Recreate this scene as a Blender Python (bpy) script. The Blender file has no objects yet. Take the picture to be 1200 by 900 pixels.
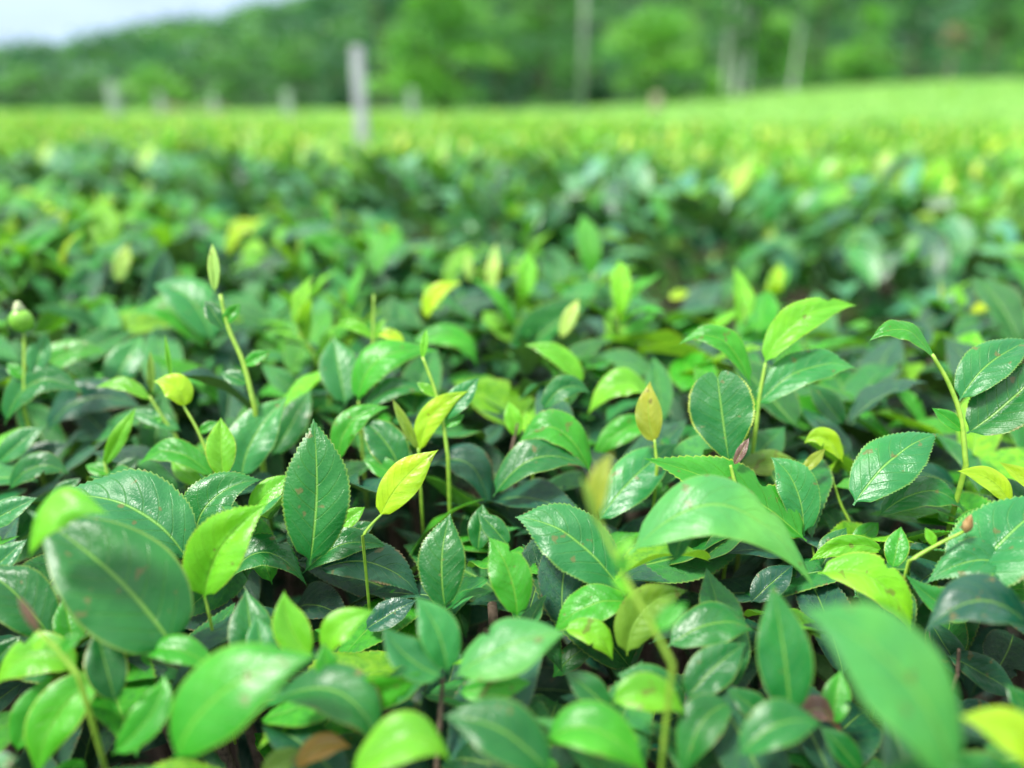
import bpy, math, random
import numpy as np
from mathutils import Vector, Matrix
random.seed(11); rng = np.random.default_rng(11)
scene = bpy.context.scene
COL = scene.collection

# ------------------------------------------------------------------ camera
W0, H0, FPX = 1200.0, 900.0, 906.0
HORIZON = 122.0
PITCH = math.atan((450 - HORIZON) / FPX)
TOP = 0.72                      # height of the plucked top of the near hedge
HC = 0.225                      # camera above that
CAM = np.array([0.0, 0.0, TOP + HC])
FWD = np.array([0, math.cos(PITCH), -math.sin(PITCH)])
UPV = np.array([0, math.sin(PITCH), math.cos(PITCH)])
RGT = np.array([1.0, 0, 0])
cam_d = bpy.data.cameras.new('camera'); cam = bpy.data.objects.new('camera', cam_d); COL.objects.link(cam)
cam.location = CAM; cam.rotation_euler = (math.pi/2 - PITCH, 0, 0)
cam_d.sensor_width = 36; cam_d.lens = FPX/W0*36
cam_d.clip_start = 0.02; cam_d.clip_end = 3000
cam_d.dof.use_dof = True; cam_d.dof.focus_distance = 0.39
cam_d.dof.aperture_fstop = cam_d.lens/10.6
cam_d.dof.aperture_blades = 0
scene.camera = cam

def ray(px, py):
    return FWD + RGT*((px-600)/FPX) + UPV*((450-py)/FPX)
def unproj(px, py, d):
    return CAM + ray(px, py)*d
def plane_depth(px, py, dz=0.0, cap=3.0):
    rz = ray(px, py)[2]
    if rz >= -1e-4: return cap
    return min(cap, (dz-HC)/rz)
def project(P):
    P = np.asarray(P); D = P - CAM
    z = D@FWD; z = np.where(np.abs(z) < 1e-6, 1e-6, z)
    return 600+FPX*(D@RGT)/z, 450-FPX*(D@UPV)/z, z
def nrm(v):
    v = np.asarray(v, float); return v/(np.linalg.norm(v)+1e-12)

# ------------------------------------------------------------------ objects
def tag(o, label=None, cat=None, group=None, kind=None):
    if label: o['label'] = label
    if cat: o['category'] = cat
    if group: o['group'] = group
    if kind: o['kind'] = kind
    return o
def empty(name, loc):
    o = bpy.data.objects.new(name, None); COL.objects.link(o); o.location = loc
    o.empty_display_size = 0.1; return o
def mesh_np(name, V, F, mat, uv=None, col=None, smooth=True):
    me = bpy.data.meshes.new(name)
    V = np.asarray(V, np.float32); F = np.asarray(F, np.int32); k = F.shape[1]
    me.vertices.add(len(V)); me.vertices.foreach_set('co', V.ravel())
    me.loops.add(F.size); me.loops.foreach_set('vertex_index', F.ravel())
    me.polygons.add(len(F)); me.polygons.foreach_set('loop_start', np.arange(0, F.size, k, dtype=np.int32))
    me.polygons.foreach_set('loop_total', np.full(len(F), k, np.int32))
    me.polygons.foreach_set('use_smooth', np.full(len(F), smooth, bool))
    if uv is not None:
        l = me.uv_layers.new(name='UVMap'); l.data.foreach_set('uv', np.asarray(uv, np.float32)[F.ravel()].ravel())
    if col is not None:
        a = me.color_attributes.new('leaf_colour', 'FLOAT_COLOR', 'POINT')
        c = np.ones((len(V), 4), np.float32); c[:, :col.shape[1]] = col; a.data.foreach_set('color', c.ravel())
    me.update(); me.validate()
    if mat: me.materials.append(mat)
    return me
def link(name, me, parent=None, loc=(0, 0, 0), color=None):
    o = bpy.data.objects.new(name, me); COL.objects.link(o); o.location = loc
    if parent: o.parent = parent
    if color is not None: o.color = color
    return o
def tube(pts, radii, n=8):
    pts = np.asarray(pts, float); V = []; F = []
    a = np.linspace(0, 2*math.pi, n, endpoint=False)
    ref = np.array([0.31, 0.2, 0.93])
    for i, p in enumerate(pts):
        t = nrm(pts[min(i+1, len(pts)-1)] - pts[max(i-1, 0)])
        s = nrm(np.cross(ref if abs(t@ref) < .95 else [1, 0, 0], t)); b = np.cross(t, s)
        V += [p + radii[i]*(math.cos(x)*s+math.sin(x)*b) for x in a]
    for i in range(len(pts)-1):
        for j in range(n):
            F.append((i*n+j, i*n+(j+1) % n, (i+1)*n+(j+1) % n, (i+1)*n+j))
    m = len(V); V += [pts[0], pts[-1]]; e = (len(pts)-1)*n
    for j in range(n):
        F.append((m, (j+1) % n, j, m)); F.append((m+1, e+j, e+(j+1) % n, m+1))
    F = [f for f in F]
    return np.array(V), F
def mesh_py(name, V, F, mat, smooth=True):
    me = bpy.data.meshes.new(name)
    F = [tuple(dict.fromkeys(int(i) for i in f)) for f in F]
    me.from_pydata([tuple(map(float, v)) for v in V], [], F)
    for p in me.polygons: p.use_smooth = smooth
    if mat: me.materials.append(mat)
    return me
def smooth_path(P, n):
    P = np.asarray(P, float)
    if len(P) == 2: return np.array([P[0]+(P[1]-P[0])*t for t in np.linspace(0, 1, n)])
    Q = np.vstack([2*P[0]-P[1], P, 2*P[-1]-P[-2]]); out = []
    m = len(P)-1
    for t in np.linspace(0, m-1e-6, n):
        i = int(t); f = t-i; a, b, c, d = Q[i:i+4]
        out.append(.5*((2*b)+(-a+c)*f+(2*a-5*b+4*c-d)*f*f+(-a+3*b-3*c+d)*f**3))
    return np.array(out)

# ------------------------------------------------------------------ materials
class NT:
    def __init__(s, m): s.t = m.node_tree; s.n = s.t.nodes; s.l = s.t.links
    def node(s, typ, **kw):
        x = s.n.new(typ)
        for k, v in kw.items(): setattr(x, k, v)
        return x
    def inp(s, x, i, v):
        if v is None: return
        if isinstance(v, bpy.types.NodeSocket): s.l.new(v, x.inputs[i])
        else: x.inputs[i].default_value = v
    def math(s, op, a, b=None, c=None, clamp=False):
        x = s.node('ShaderNodeMath', operation=op, use_clamp=clamp)
        s.inp(x, 0, a); s.inp(x, 1, b); s.inp(x, 2, c); return x.outputs[0]
    def ramp(s, v, a, b, lo=0.0, hi=1.0):
        x = s.node('ShaderNodeMapRange', interpolation_type='SMOOTHSTEP'); x.clamp = True
        for i, q in enumerate((v, a, b, lo, hi)): s.inp(x, i, q)
        return x.outputs[0]
    def mix(s, f, a, b, mode='MIX'):
        x = s.node('ShaderNodeMix', data_type='RGBA', blend_type=mode)
        s.inp(x, 0, f); s.inp(x, 6, a); s.inp(x, 7, b); return x.outputs[2]
    def noise(s, vec, scale, detail=3, rough=.55):
        x = s.node('ShaderNodeTexNoise'); s.inp(x, 'Vector', vec)
        x.inputs['Scale'].default_value = scale; x.inputs['Detail'].default_value = detail
        x.inputs['Roughness'].default_value = rough; return x.outputs[0]
def newmat(name):
    m = bpy.data.materials.new(name); m.use_nodes = True; m.node_tree.nodes.clear(); return m, NT(m)

def leaf_material(name, source, detail=True):
    m, t = newmat(name)
    out = t.node('ShaderNodeOutputMaterial')
    oi = t.node('ShaderNodeObjectInfo')
    if source == 'object':
        base = oi.outputs['Color']; rim = oi.outputs['Alpha']
    else:
        at = t.node('ShaderNodeAttribute', attribute_name='leaf_colour'); base = at.outputs['Color']; rim = 0.25
    tc = t.node('ShaderNodeTexCoord')
    pos = tc.outputs['Object']
    geo = t.node('ShaderNodeNewGeometry')
    sep = t.node('ShaderNodeSeparateXYZ'); t.l.new(tc.outputs['UV'], sep.inputs[0])
    u, v = sep.outputs[0], sep.outputs[1]
    a = t.math('MULTIPLY', t.math('ABSOLUTE', t.math('SUBTRACT', u, .5)), 2)
    lum = t.node('ShaderNodeSeparateColor'); t.l.new(base, lum.inputs[0])
    young = t.ramp(lum.outputs[1], .12, .34)
    # rows of side veins leaving the midrib
    jit = t.noise(pos, 60, 2)
    side = t.math('GREATER_THAN', u, .5)
    ph = t.math('ADD', t.math('MULTIPLY', t.math('SUBTRACT', v, t.math('MULTIPLY', t.math('POWER', a, 1.3), .26)), 8.5), t.math('MULTIPLY', side, .45))
    ph = t.math('ADD', ph, t.math('MULTIPLY', t.math('SUBTRACT', jit, .5), .35))
    tri = t.math('MULTIPLY', t.math('ABSOLUTE', t.math('SUBTRACT', t.math('FRACT', ph), .5)), 2)     # 1 on a vein
    vein = t.math('MULTIPLY', t.ramp(tri, .88, 1.0), t.ramp(a, .93, .55))
    rib = t.ramp(a, t.math('MULTIPLY_ADD', v, -.050, .078), .012)
    edge = t.ramp(a, .93, 1.0)
    back = geo.outputs['Backfacing']
    mott = t.noise(pos, 45, 4, .6)
    fine = t.noise(pos, 420, 3, .6)
    c = t.mix(t.ramp(mott, .38, .7, 0, .45), base, t.mix(1.0, base, (1.55, 1.28, 1.0, 1), 'MULTIPLY'))
    c = t.mix(t.ramp(fine, .45, .7, 0, .13), c, t.mix(1.0, base, (.6, .68, .75, 1), 'MULTIPLY'))
    big = t.noise(pos, 17, 3, .55)
    c = t.mix(t.ramp(big, .40, .66, 0, .55), c, t.mix(1.0, base, (2.3, 1.45, .9, 1), 'MULTIPLY'))
    c = t.mix(t.ramp(big, .50, .32, 0, .5), c, t.mix(1.0, base, (.55, .66, .95, 1), 'MULTIPLY'))
    pale = t.mix(1.0, t.mix(.5, base, (.22, .40, .07, 1)), (1.25, 1.25, 1.1, 1), 'MULTIPLY')
    c = t.mix(t.math('MULTIPLY', vein, .26), c, pale)
    c = t.mix(t.math('MULTIPLY', rib, .85), c, pale)
    # paler, duller underside
    under = t.mix(.45, base, (.14, .27, .07, 1))
    under = t.mix(t.math('MULTIPLY', rib, .5), under, pale)
    c = t.mix(t.math('MULTIPLY', back, .8), c, under)
    c = t.mix(t.math('MULTIPLY', edge, rim), c, (.42, .50, .06, 1))
    # a few brown specks and nibbled spots
    sp = t.noise(pos, 150, 2, .5)
    c = t.mix(t.ramp(sp, .67, .71, 0, .6), c, (.13, .10, .03, 1))
    worn = t.math('MULTIPLY', t.ramp(a, .86, 1.0), t.ramp(t.noise(pos, 38, 2), .60, .68))
    c = t.mix(t.math('MULTIPLY', worn, .8), c, (.16, .09, .035, 1))
    b = t.node('ShaderNodeBsdfPrincipled')
    t.l.new(c, b.inputs['Base Color'])
    r = t.math('ADD', t.ramp(mott, .3, .75, .30, .50), t.math('MULTIPLY', back, .2))
    t.l.new(r, b.inputs['Roughness'])
    b.inputs['Specular IOR Level'].default_value = .44 if source == 'object' else .5
    if detail:
        hgt = t.math('ADD', t.math('MULTIPLY', vein, -.6), t.math('MULTIPLY', rib, -1.0))
        hgt = t.math('ADD', hgt, t.math('MULTIPLY', mott, 1.2))
        hgt = t.math('ADD', hgt, t.math('MULTIPLY', fine, .22))
        vo = t.node('ShaderNodeTexVoronoi', feature='DISTANCE_TO_EDGE'); vo.inputs['Scale'].default_value = 620; t.l.new(pos, vo.inputs['Vector'])
        hgt = t.math('ADD', hgt, t.math('MULTIPLY', t.ramp(vo.outputs[0], 0.0, .22), .07))
        bp = t.node('ShaderNodeBump'); bp.inputs['Strength'].default_value = .55; bp.inputs['Distance'].default_value = .0011
        t.l.new(hgt, bp.inputs['Height']); t.l.new(bp.outputs[0], b.inputs['Normal'])
    tr = t.node('ShaderNodeBsdfTranslucent')
    t.l.new(t.mix(1.0, c, (1.6, 1.4, .5, 1), 'MULTIPLY'), tr.inputs['Color'])
    ms = t.node('ShaderNodeMixShader')
    t.l.new(t.math('MULTIPLY_ADD', young, .24, .10), ms.inputs[0])
    t.l.new(b.outputs[0], ms.inputs[1]); t.l.new(tr.outputs[0], ms.inputs[2])
    t.l.new(ms.outputs[0], out.inputs[0])
    return m
M_LEAF = leaf_material('tea_leaf', 'object')
M_FOL = leaf_material('tea_foliage', 'vertex', detail=True)

def simple_mat(name, c1, c2, scale, rough=.8, bump=.3, dist=.002, spec=.3, sub=None):
    m, t = newmat(name); out = t.node('ShaderNodeOutputMaterial'); tc = t.node('ShaderNodeTexCoord')
    n = t.noise(tc.outputs['Object'], scale, 5, .62)
    b = t.node('ShaderNodeBsdfPrincipled'); t.l.new(t.mix(t.ramp(n, .32, .68), (*c1, 1), (*c2, 1)), b.inputs['Base Color'])
    b.inputs['Roughness'].default_value = rough; b.inputs['Specular IOR Level'].default_value = spec
    bp = t.node('ShaderNodeBump'); bp.inputs['Strength'].default_value = bump; bp.inputs['Distance'].default_value = dist
    t.l.new(n, bp.inputs['Height']); t.l.new(bp.outputs[0], b.inputs['Normal']); t.l.new(b.outputs[0], out.inputs[0]); return m
M_STEM = simple_mat('green_stem', (.17, .34, .03), (.27, .44, .05), 160, .45, .3, .0006, .5)
M_TWIG = simple_mat('brown_twig', (.05, .036, .024), (.15, .11, .08), 220, .8, .8, .001)
M_CAP = simple_mat('seed_capsule', (.14, .38, .03), (.22, .48, .05), 120, .35, .3, .0006, .5)
M_CAPTIP = simple_mat('capsule_tip', (.30, .40, .18), (.48, .52, .32), 300, .7, .5, .0006)
M_BRBUD = simple_mat('brown_bud', (.24, .14, .05), (.44, .30, .14), 200, .6, .5, .0006)
M_SOIL = simple_mat('soil', (.022, .016, .011), (.055, .040, .028), 9, .95, .7, .03)
M_BANK = simple_mat('bare_earth', (.055, .045, .03), (.11, .085, .06), 1.2, .95, .7, .05)
M_STUMP = simple_mat('stump_wood', (.15, .16, .09), (.24, .23, .15), 3, .9, .6, .03)
M_CONC = simple_mat('concrete', (.36, .38, .40), (.50, .52, .54), 14, .85, .3, .003)
M_POST = simple_mat('weathered_post', (.24, .31, .25), (.34, .41, .34), 9, .85, .3, .003)
M_BARKG = simple_mat('weathered_pole', (.16, .20, .16), (.26, .30, .25), 5, .9, .5, .01)
M_BARK = simple_mat('bark', (.09, .07, .05), (.20, .17, .13), 6, .9, .8, .02)
M_PALEBARK = simple_mat('pale_bark', (.26, .29, .25), (.38, .41, .36), 4, .85, .6, .02)
M_HILL = simple_mat('hill_undergrowth', (.012, .04, .014), (.03, .09, .025), .15, .95, .4, .2)
M_GROUND = simple_mat('field_ground', (.05, .10, .02), (.07, .16, .025), .8, .95, .4, .03)

def tree_material():
    m, t = newmat('tree_foliage'); out = t.node('ShaderNodeOutputMaterial')
    at = t.node('ShaderNodeAttribute', attribute_name='leaf_colour')
    b = t.node('ShaderNodeBsdfPrincipled'); t.l.new(at.outputs['Color'], b.inputs['Base Color']); b.inputs['Roughness'].default_value = .5
    tr = t.node('ShaderNodeBsdfTranslucent'); t.l.new(t.mix(1.0, at.outputs['Color'], (1.5, 1.4, .6, 1), 'MULTIPLY'), tr.inputs['Color'])
    ms = t.node('ShaderNodeMixShader'); ms.inputs[0].default_value = .3
    t.l.new(b.outputs[0], ms.inputs[1]); t.l.new(tr.outputs[0], ms.inputs[2]); t.l.new(ms.outputs[0], out.inputs[0]); return m
M_TREE = tree_material()

# ------------------------------------------------------------------ one leaf
CLASS = {   # base colour, pale-margin amount
    'D': ((.006, .072, .036), .12), 'M': ((.007, .118, .017), .28), 'G': ((.032, .265, .014), .35),
    'F': ((.120, .430, .020), .55), 'L': ((.018, .175, .036), .25), 'S': ((.060, .300, .060), .2), 'Y': ((.31, .54, .018), .4),
    'O': ((.27, .35, .03), .5), 'B': ((.36, .21, .04), .1), 'K': ((.15, .29, .03), .2), 'P': ((.32, .54, .12), .4),
    'I': ((.004, .048, .022), .1), 'T': ((.065, .260, .140), .1), 'N': ((.15, .42, .085), .2), 'W': ((.13, .075, .055), .05)}  # I is darkened for shade in the gaps, T has sky sheen in its colour
def shade(cls, j=.12, r=random):
    c, rim = CLASS[cls]; k = 1+r.uniform(-j, j)
    return (c[0]*k*(1+r.uniform(-j, j)), c[1]*k, c[2]*k*(1+r.uniform(-j, j)), rim)
def leaf_grid(nu, nv, teeth=0, notch=0.0, obov=1.0, r=random):
    """flat leaf of length 1 and half width 1: rows along v, columns u in -1..1"""
    us = np.sign(np.linspace(-1, 1, nu))*np.abs(np.linspace(-1, 1, nu))**.85
    vs = np.linspace(0, 1, nv)
    U, Vv = np.meshgrid(us, vs)
    pet = np.clip((Vv-.03)/.05, 0, 1)
    w = np.sin(np.pi*np.clip(Vv, 0, 1)**obov)
    w = np.clip(w, 0, 1)**(.74+.50*np.clip((Vv-.35)/.6, 0, 1)) if not notch else np.clip(w, 0, 1)**.8
    w = w*pet+.035*(1-pet)
    if notch: w = np.where(Vv > .62, np.sqrt(np.clip(1-((Vv-.62)/.49)**2, 0, 1)), np.sin(np.pi/2*np.clip(Vv/.62, 0, 1))**1.15); w = np.maximum(w, .02)
    X = U*w
    Y = Vv.copy()
    if teeth:
        ph = (Vv*teeth) % 1.0
        amp = np.clip((Vv-.12)/.1, 0, 1)*np.clip((1-Vv)/.06, 0, 1)
        e = (np.abs(U) > .99)*amp
        X = X + np.sign(U)*e*(ph-.35)*.075
        Y = Y + e*ph*.008
    if notch: Y = Y + notch*np.sin(np.pi*np.clip(np.abs(U), 0, 1)**.65)*np.clip((Vv-.4)/.6, 0, 1)**2
    idx = np.arange(nu*nv).reshape(nv, nu)
    F = np.stack([idx[:-1, :-1], idx[:-1, 1:], idx[1:, 1:], idx[1:, :-1]], -1).reshape(-1, 4)
    uv = np.stack([U*.5+.5, Vv], -1).reshape(-1, 2)
    return U, Vv, X, Y, F, uv
def shape_leaf(B, Mc, T, side0, Wd, fold, curl, quilt, und, twist, nu, nv, teeth=0, notch=0, obov=.92, r=random):
    """place a leaf along the Bezier B-Mc-T; side0 = side direction at its middle"""
    U, Vv, X, Y, F, uv = leaf_grid(nu, nv, teeth, notch, obov, r)
    L = np.linalg.norm(Mc-B)+np.linalg.norm(T-Mc); L = .5*(L+np.linalg.norm(T-B))
    t = Y[..., None]
    tt = np.clip(t, 0, 1)
    P = (1-tt)**2*B+2*tt*(1-tt)*Mc+tt*tt*T + (t-tt)*(T-Mc)*2
    Tn = 2*(1-tt)*(Mc-B)+2*tt*(T-Mc); Tn /= np.linalg.norm(Tn, axis=-1, keepdims=True)+1e-12
    S = side0-(Tn@side0)[..., None]*Tn; S /= np.linalg.norm(S, axis=-1, keepdims=True)+1e-12
    N = np.cross(S, Tn)
    ang = twist*(Vv-.4)
    S2 = S*np.cos(ang)[..., None]+N*np.sin(ang)[..., None]; N2 = N*np.cos(ang)[..., None]-S*np.sin(ang)[..., None]
    hw = Wd/2
    A = np.abs(U); x = X*hw
    z = np.abs(x)*math.tan(fold)*(1-.25*A) - curl*hw*A**3*np.sin(np.pi*np.clip(Vv, 0, 1))
    p1, p2 = r.uniform(0, 6.28), r.uniform(0, 6.28)
    k1, k2 = r.uniform(1.4, 2.8), r.uniform(1.4, 2.8)
    z = z + und*L*A**2*np.where(U > 0, np.sin(6.28*k1*Vv+p1), np.sin(6.28*k2*Vv+p2))*np.sin(np.pi*np.clip(Vv, 0, 1))
    z = z + quilt*L*np.cos(6.28*8.5*(Vv-.26*A**1.3)+np.where(U > 0, .45*6.28, 0)+3.14)*A*(1-A)*4*np.sin(np.pi*np.clip(Vv, 0, 1))*-1
    for _ in range(4):
        fx, fy, ph = r.uniform(-7, 7), r.uniform(6, 20), r.uniform(0, 6.28)
        z = z + .0036*L*np.sin(fx*U+fy*Vv+ph)*np.sin(np.pi*np.clip(Vv, 0, 1))
    if r.random() < .22 and not notch:
        v0, sd, dp = r.uniform(.3, .85), r.choice((-1, 1)), r.uniform(.25, .55)
        x = x*np.where(np.sign(U) == sd, 1-dp*np.exp(-((Vv-v0)/r.uniform(.018, .04))**2)*A**3, 1)
    Q = P + S2*x[..., None]*1.0 + N2*z[..., None]
    return Q.reshape(-1, 3), F, uv, L

# ------------------------------------------------------------------ near hedge layout
EDGE_N = np.array([.559, .829]); EDGE_D = np.array([-.829, .559]); Q_EDGE = .94
def hedge_top(x, y):
    q = EDGE_N[0]*x+EDGE_N[1]*y
    b = .018*math.sin(5.1*x+1.3)*math.sin(4.3*y+.4)+.010*math.sin(11*x+2.0*y)+.008*math.sin(13*y-3*x)
    fall = max(0, (q-(Q_EDGE-.13)))
    return TOP + b - 2.2*fall**1.5
BUSHES = {}
def bush_at(P):
    s = P[0]*EDGE_D[0]+P[1]*EDGE_D[1]; q = P[0]*EDGE_N[0]+P[1]*EDGE_N[1]
    q = min(q, .88)
    j = round((q-.08)/.20); i = round((s-(.10 if j % 2 else 0))/.20)
    key = (i, j)
    if key not in BUSHES:
        c = EDGE_D*(i*.20+(.10 if j % 2 else 0))+EDGE_N*(.08+j*.20)
        e = empty('tea_bush', (c[0], c[1], 0)); BUSHES[key] = dict(e=e, c=np.array([c[0], c[1], 0.]), heroes=0, fill=[], rest=[], key=key)
    return BUSHES[key]

# depth buffer of the leaves placed one by one, so that the filling stays below them
ZW, ZH = 400, 300
zbuf = np.full((ZH, ZW), 9.0)
def splat(V):
    x, y, z = project(V)
    xi = (x*ZW/W0).astype(int); yi = (y*ZH/H0).astype(int)
    ok = (xi >= 0) & (xi < ZW) & (yi >= 0) & (yi < ZH)
    np.minimum.at(zbuf, (yi[ok], xi[ok]), z[ok])

# ------------------------------------------------------------------ the shoots and leaves the photograph shows one by one
SHOOTS = {}
def shoot(name, pts, rpx, dz=.0, mat=None, depth=None, brown=False, lean=0.0):
    """a stem through pixels; its depth from its lowest point"""
    d0 = depth or plane_depth(*pts[0], dz)
    P = np.array([unproj(p[0], p[1], d0*(1+lean*k/max(1, len(pts)-1))) for k, p in enumerate(pts)])
    b = bush_at(P[0]); path = smooth_path(P, 4*len(pts))
    path = np.vstack([path[0]-np.array([0.0, -.006, .07+max(0, dz)]), path[0]-np.array([0.0, -.002, .03]), path])
    r0 = .60*rpx*d0/FPX
    rad = np.linspace(r0*1.1, r0*.75, len(path))
    V, F = tube(path, rad, 9)
    org = path[2]
    o = link('shoot', mesh_py('shoot', V-org, F, M_TWIG if brown else M_STEM), b['e'], org-b['c'])
    SHOOTS[name] = dict(o=o, d=d0, org=org, bush=b); return o
def hero(bx, by, tx, ty, w, cls='M', mid=None, dz=0.0, k=None, up=.45, roll=0, fold=.50, curl=.20, arch=.05, sh=None,
         notch=0, obov=.92, twist=None, d=None, name='leaf', und=.012, label=None, rim=None, maxr=.50):
    r = random
    if by > 680: dz *= .6
    S = SHOOTS[sh] if sh else None
    db = d if d else (S['d'] if S else plane_depth(bx, by, dz))
    Lp = math.hypot(tx-bx, ty-by)
    if k is None: k = .35*(by-ty)/Lp
    dt = db + k*Lp*db/FPX
    B = unproj(bx, by, db); T = unproj(tx, ty, dt)
    c = nrm(T-B); mp = (B+T)/2; v = nrm(CAM-mp)
    nv_ = nrm(v-(v@c)*c); nu_ = nrm(np.array([0, 0, 1.])-c[2]*c)
    n = nrm((1-up)*nv_+up*nu_)
    if roll:
        a = math.radians(roll); n = n*math.cos(a)+np.cross(c, n)*math.sin(a)
    side = np.cross(c, n)
    dm = (db+dt)/2
    L3 = np.linalg.norm(T-B)
    Wd = min(w*dm/FPX/max(abs(n@nv_), .38), L3*maxr)
    if mid: Md = unproj(mid[0], mid[1], dm)
    else: Md = mp
    Md = Md + n*arch*L3
    Mc = 2*Md-(B+T)/2
    sharp = .33 < dm < .75
    nvv = 96 if sharp else 30
    Q, F, uv, L = shape_leaf(B, Mc, T, side, Wd, fold, curl, .006, und, twist if twist is not None else r.uniform(-.3, .3),
                             13 if sharp else 9, nvv, 30 if sharp and cls not in 'YO' else 0, notch, obov)
    splat(Q)
    b = S['bush'] if S else bush_at(B)
    col = list(shade(cls)); 
    if rim is not None: col[3] = rim
    me = mesh_np(name, Q-B, F, M_LEAF, uv)
    par = S['o'] if S else b['e']
    loc = B-S['org']-(0) if S else B-b['c']
    o = link(name, me, par, loc, col)
    if not S: b['heroes'] += 1
    if label: o['label'] = label
    HL.append((round(L3*100, 1), cls, bx, by)); return o
HL = []

# --- lower left
hero(205,762, 32,598, 118,'M',(132,676), dz=.035, k=0.05, obov=.78, up=.25, fold=.4, label='large dark leaf whose tip folds over')
hero(34,655, 128,603, 44,'F',(66,598), dz=.04, d=.285, k=0, up=.5, fold=.1, curl=.3, maxr=.6, label='yellow-green leaf tip folded over')
hero(222,660, 58,582, 84,'L',(155,600), dz=.02, k=.12, up=.5)
hero(240,702, 314,590, 66,'F',(262,640), dz=.03, k=.1, up=.2, fold=.75, label='bright green folded young leaf')
hero(292,600, 340,556, 28,'F', dz=.02, k=.2)
hero(226,652, 308,562, 58,'M',(250,588), dz=.005)
hero(363,662, 367,490, 76,'M',(372,575), dz=.02, k=.12, up=.12, fold=.3, roll=-6, label='tall upright serrated leaf')
hero(262,690, 362,690, 60,'M',(310,650), dz=-.01, k=.1, up=.6)
hero(366,768, 333,692, 52,'F',(340,735), dz=.03, k=.1, up=.2, rim=1.0, label='small round young leaf with yellow margin')
hero(205,893, 374,768, 96,'G',(268,810), dz=.03, k=.1, up=.4, fold=.15)
hero(92,786, -12,812, 48,'F',(40,770), dz=.02, k=0, up=.4, rim=.8)
hero(122,795, 44,912, 62,'G',(70,838), dz=.02, k=-.3, up=.4, rim=.8)
hero(135,822, 112,735, 50,'M', dz=.01, k=.2, up=.3, fold=.4, rim=.9)
hero(252,784, 165,771, 32,'G',(205,763), dz=.03, up=.5)
hero(132,884, 192,790, 40,'G',(180,835), dz=.0, up=.4)
hero(62,752, -25,665, 78,'M',(20,700), dz=.01, k=.1, up=.4)
hero(88,762, 74,700, 38,'G', dz=.01, up=.4)
hero(-20,618, 44,583, 36,'L', dz=.01)
hero(-25,685, 32,632, 30,'L', dz=.03)
hero(-30,905, 22,888, 34,'L', dz=.02)
hero(-10,780, 25,745, 30,'M', dz=-.01)
hero(20,880, 60,790, 45,'G', dz=-.02)
hero(355,672, 455,642, 32,'M',(405,640), dz=.0, up=.5)
hero(372,668, 494,702, 48,'D',(440,664), dz=.0, k=-.05, up=.5, label='dull dark leaf with a serrated edge')
hero(428,738, 488,703, 34,'D', dz=-.02)
hero(383,768, 440,716, 40,'F',(400,735), dz=.03, k=.1, up=.4)
hero(388,806, 378,752, 38,'G', dz=.025, k=.1, fold=.4, up=.3)
hero(300,792, 288,690, 66,'M', dz=.0, up=.5)
hero(312,790, 300,720, 54,'L', dz=.01, up=.6)
hero(322,820, 448,888, 62,'M',(402,818), dz=.02, k=-.2, up=.6)
hero(410,795, 494,786, 40,'G',(450,805), dz=.03, k=-.1, up=.1, roll=40)
hero(410,915, 530,895, 72,'F',(478,868), dz=.02, k=.1, up=.5)
hero(345,902, 412,876, 28,'B',(378,876), dz=-.005, up=.5, label='withered brown and orange leaf')
hero(305,905, 360,880, 30,'K', dz=-.01)
# --- centre
hero(522,714, 528,601, 60,'M',(518,655), dz=.01, k=.25, up=.3, fold=.2)
hero(606,724, 572,629, 60,'G',(596,672), dz=.015, k=.2, up=.35, fold=.3)
hero(524,788, 486,698, 66,'L',(512,740), dz=.03, k=.15, up=.4)
hero(518,792, 448,733, 50,'L',(478,772), dz=.03, k=.05, up=.4)
hero(534,792, 664,742, 80,'S',(600,758), dz=.035, k=0, up=.5, fold=.1)
hero(538,812, 624,800, 34,'G', dz=.01, up=.3)
hero(645,908, 519,840, 84,'M',(585,858), dz=.015, k=.1, up=.45)
hero(560,646, 566,590, 42,'M', dz=-.01)
hero(596,640, 560,600, 36,'M', dz=-.005)
hero(738,706, 648,742, 50,'G',(690,712), dz=.02, k=.0, up=.5, fold=.35)
hero(660,738, 718,774, 36,'F',(696,745), dz=.015, k=-.1, up=.5)
hero(732,698, 603,606, 84,'L',(668,632), dz=.015, k=.15, up=.4, fold=.2)
hero(738,650, 957,694, 74,'S',(850,598), dz=.045, k=-.05, up=.45, fold=.2, curl=.2, label='broad pale arching leaf near the lens')
hero(945,634, 754,537, 56,'G',(864,576), dz=.01, k=.1, up=.5, rim=.7, arch=.0)
hero(700,612, 795,519, 52,'L',(745,560), dz=.0, k=.3, up=.4, fold=.25)
hero(785,600, 768,560, 26,'G', dz=-.01)
hero(855,546, 841,443, 74,'M',(847,492), dz=.035, k=.15, up=.05, fold=.1, curl=.0, arch=.02, notch=.085, obov=1.0, twist=0, maxr=.8, rim=.8, label='heart-shaped leaf with a notched tip')
hero(866,548, 934,540, 30,'K', dz=.02, k=.1, up=.3)
hero(865,560, 920,500, 50,'L', dz=.0, k=.3, up=.5)
hero(942,628, 903,536, 60,'L',(930,570), dz=.01, k=.2, up=.45)
hero(1000,592, 1100,508, 62,'L',(1046,540), dz=.03, maxr=.58, k=.2, up=.4, fold=.15, label='rounded glossy leaf')
hero(1036,646, 948,658, 24,'F',(990,640), dz=.01, k=0, up=.1, rim=.8)
hero(962,664, 992,618, 44,'M', dz=.0, up=.5)
hero(1000,640, 1030,612, 34,'G', dz=0, up=.5)
hero(1046,666, 1056,617, 48,'G', dz=.02, up=.2, fold=.4, rim=.8)
hero(958,672, 1069,744, 48,'F',(1026,684), dz=.025, k=-.15, up=.5, rim=.9)
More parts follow.
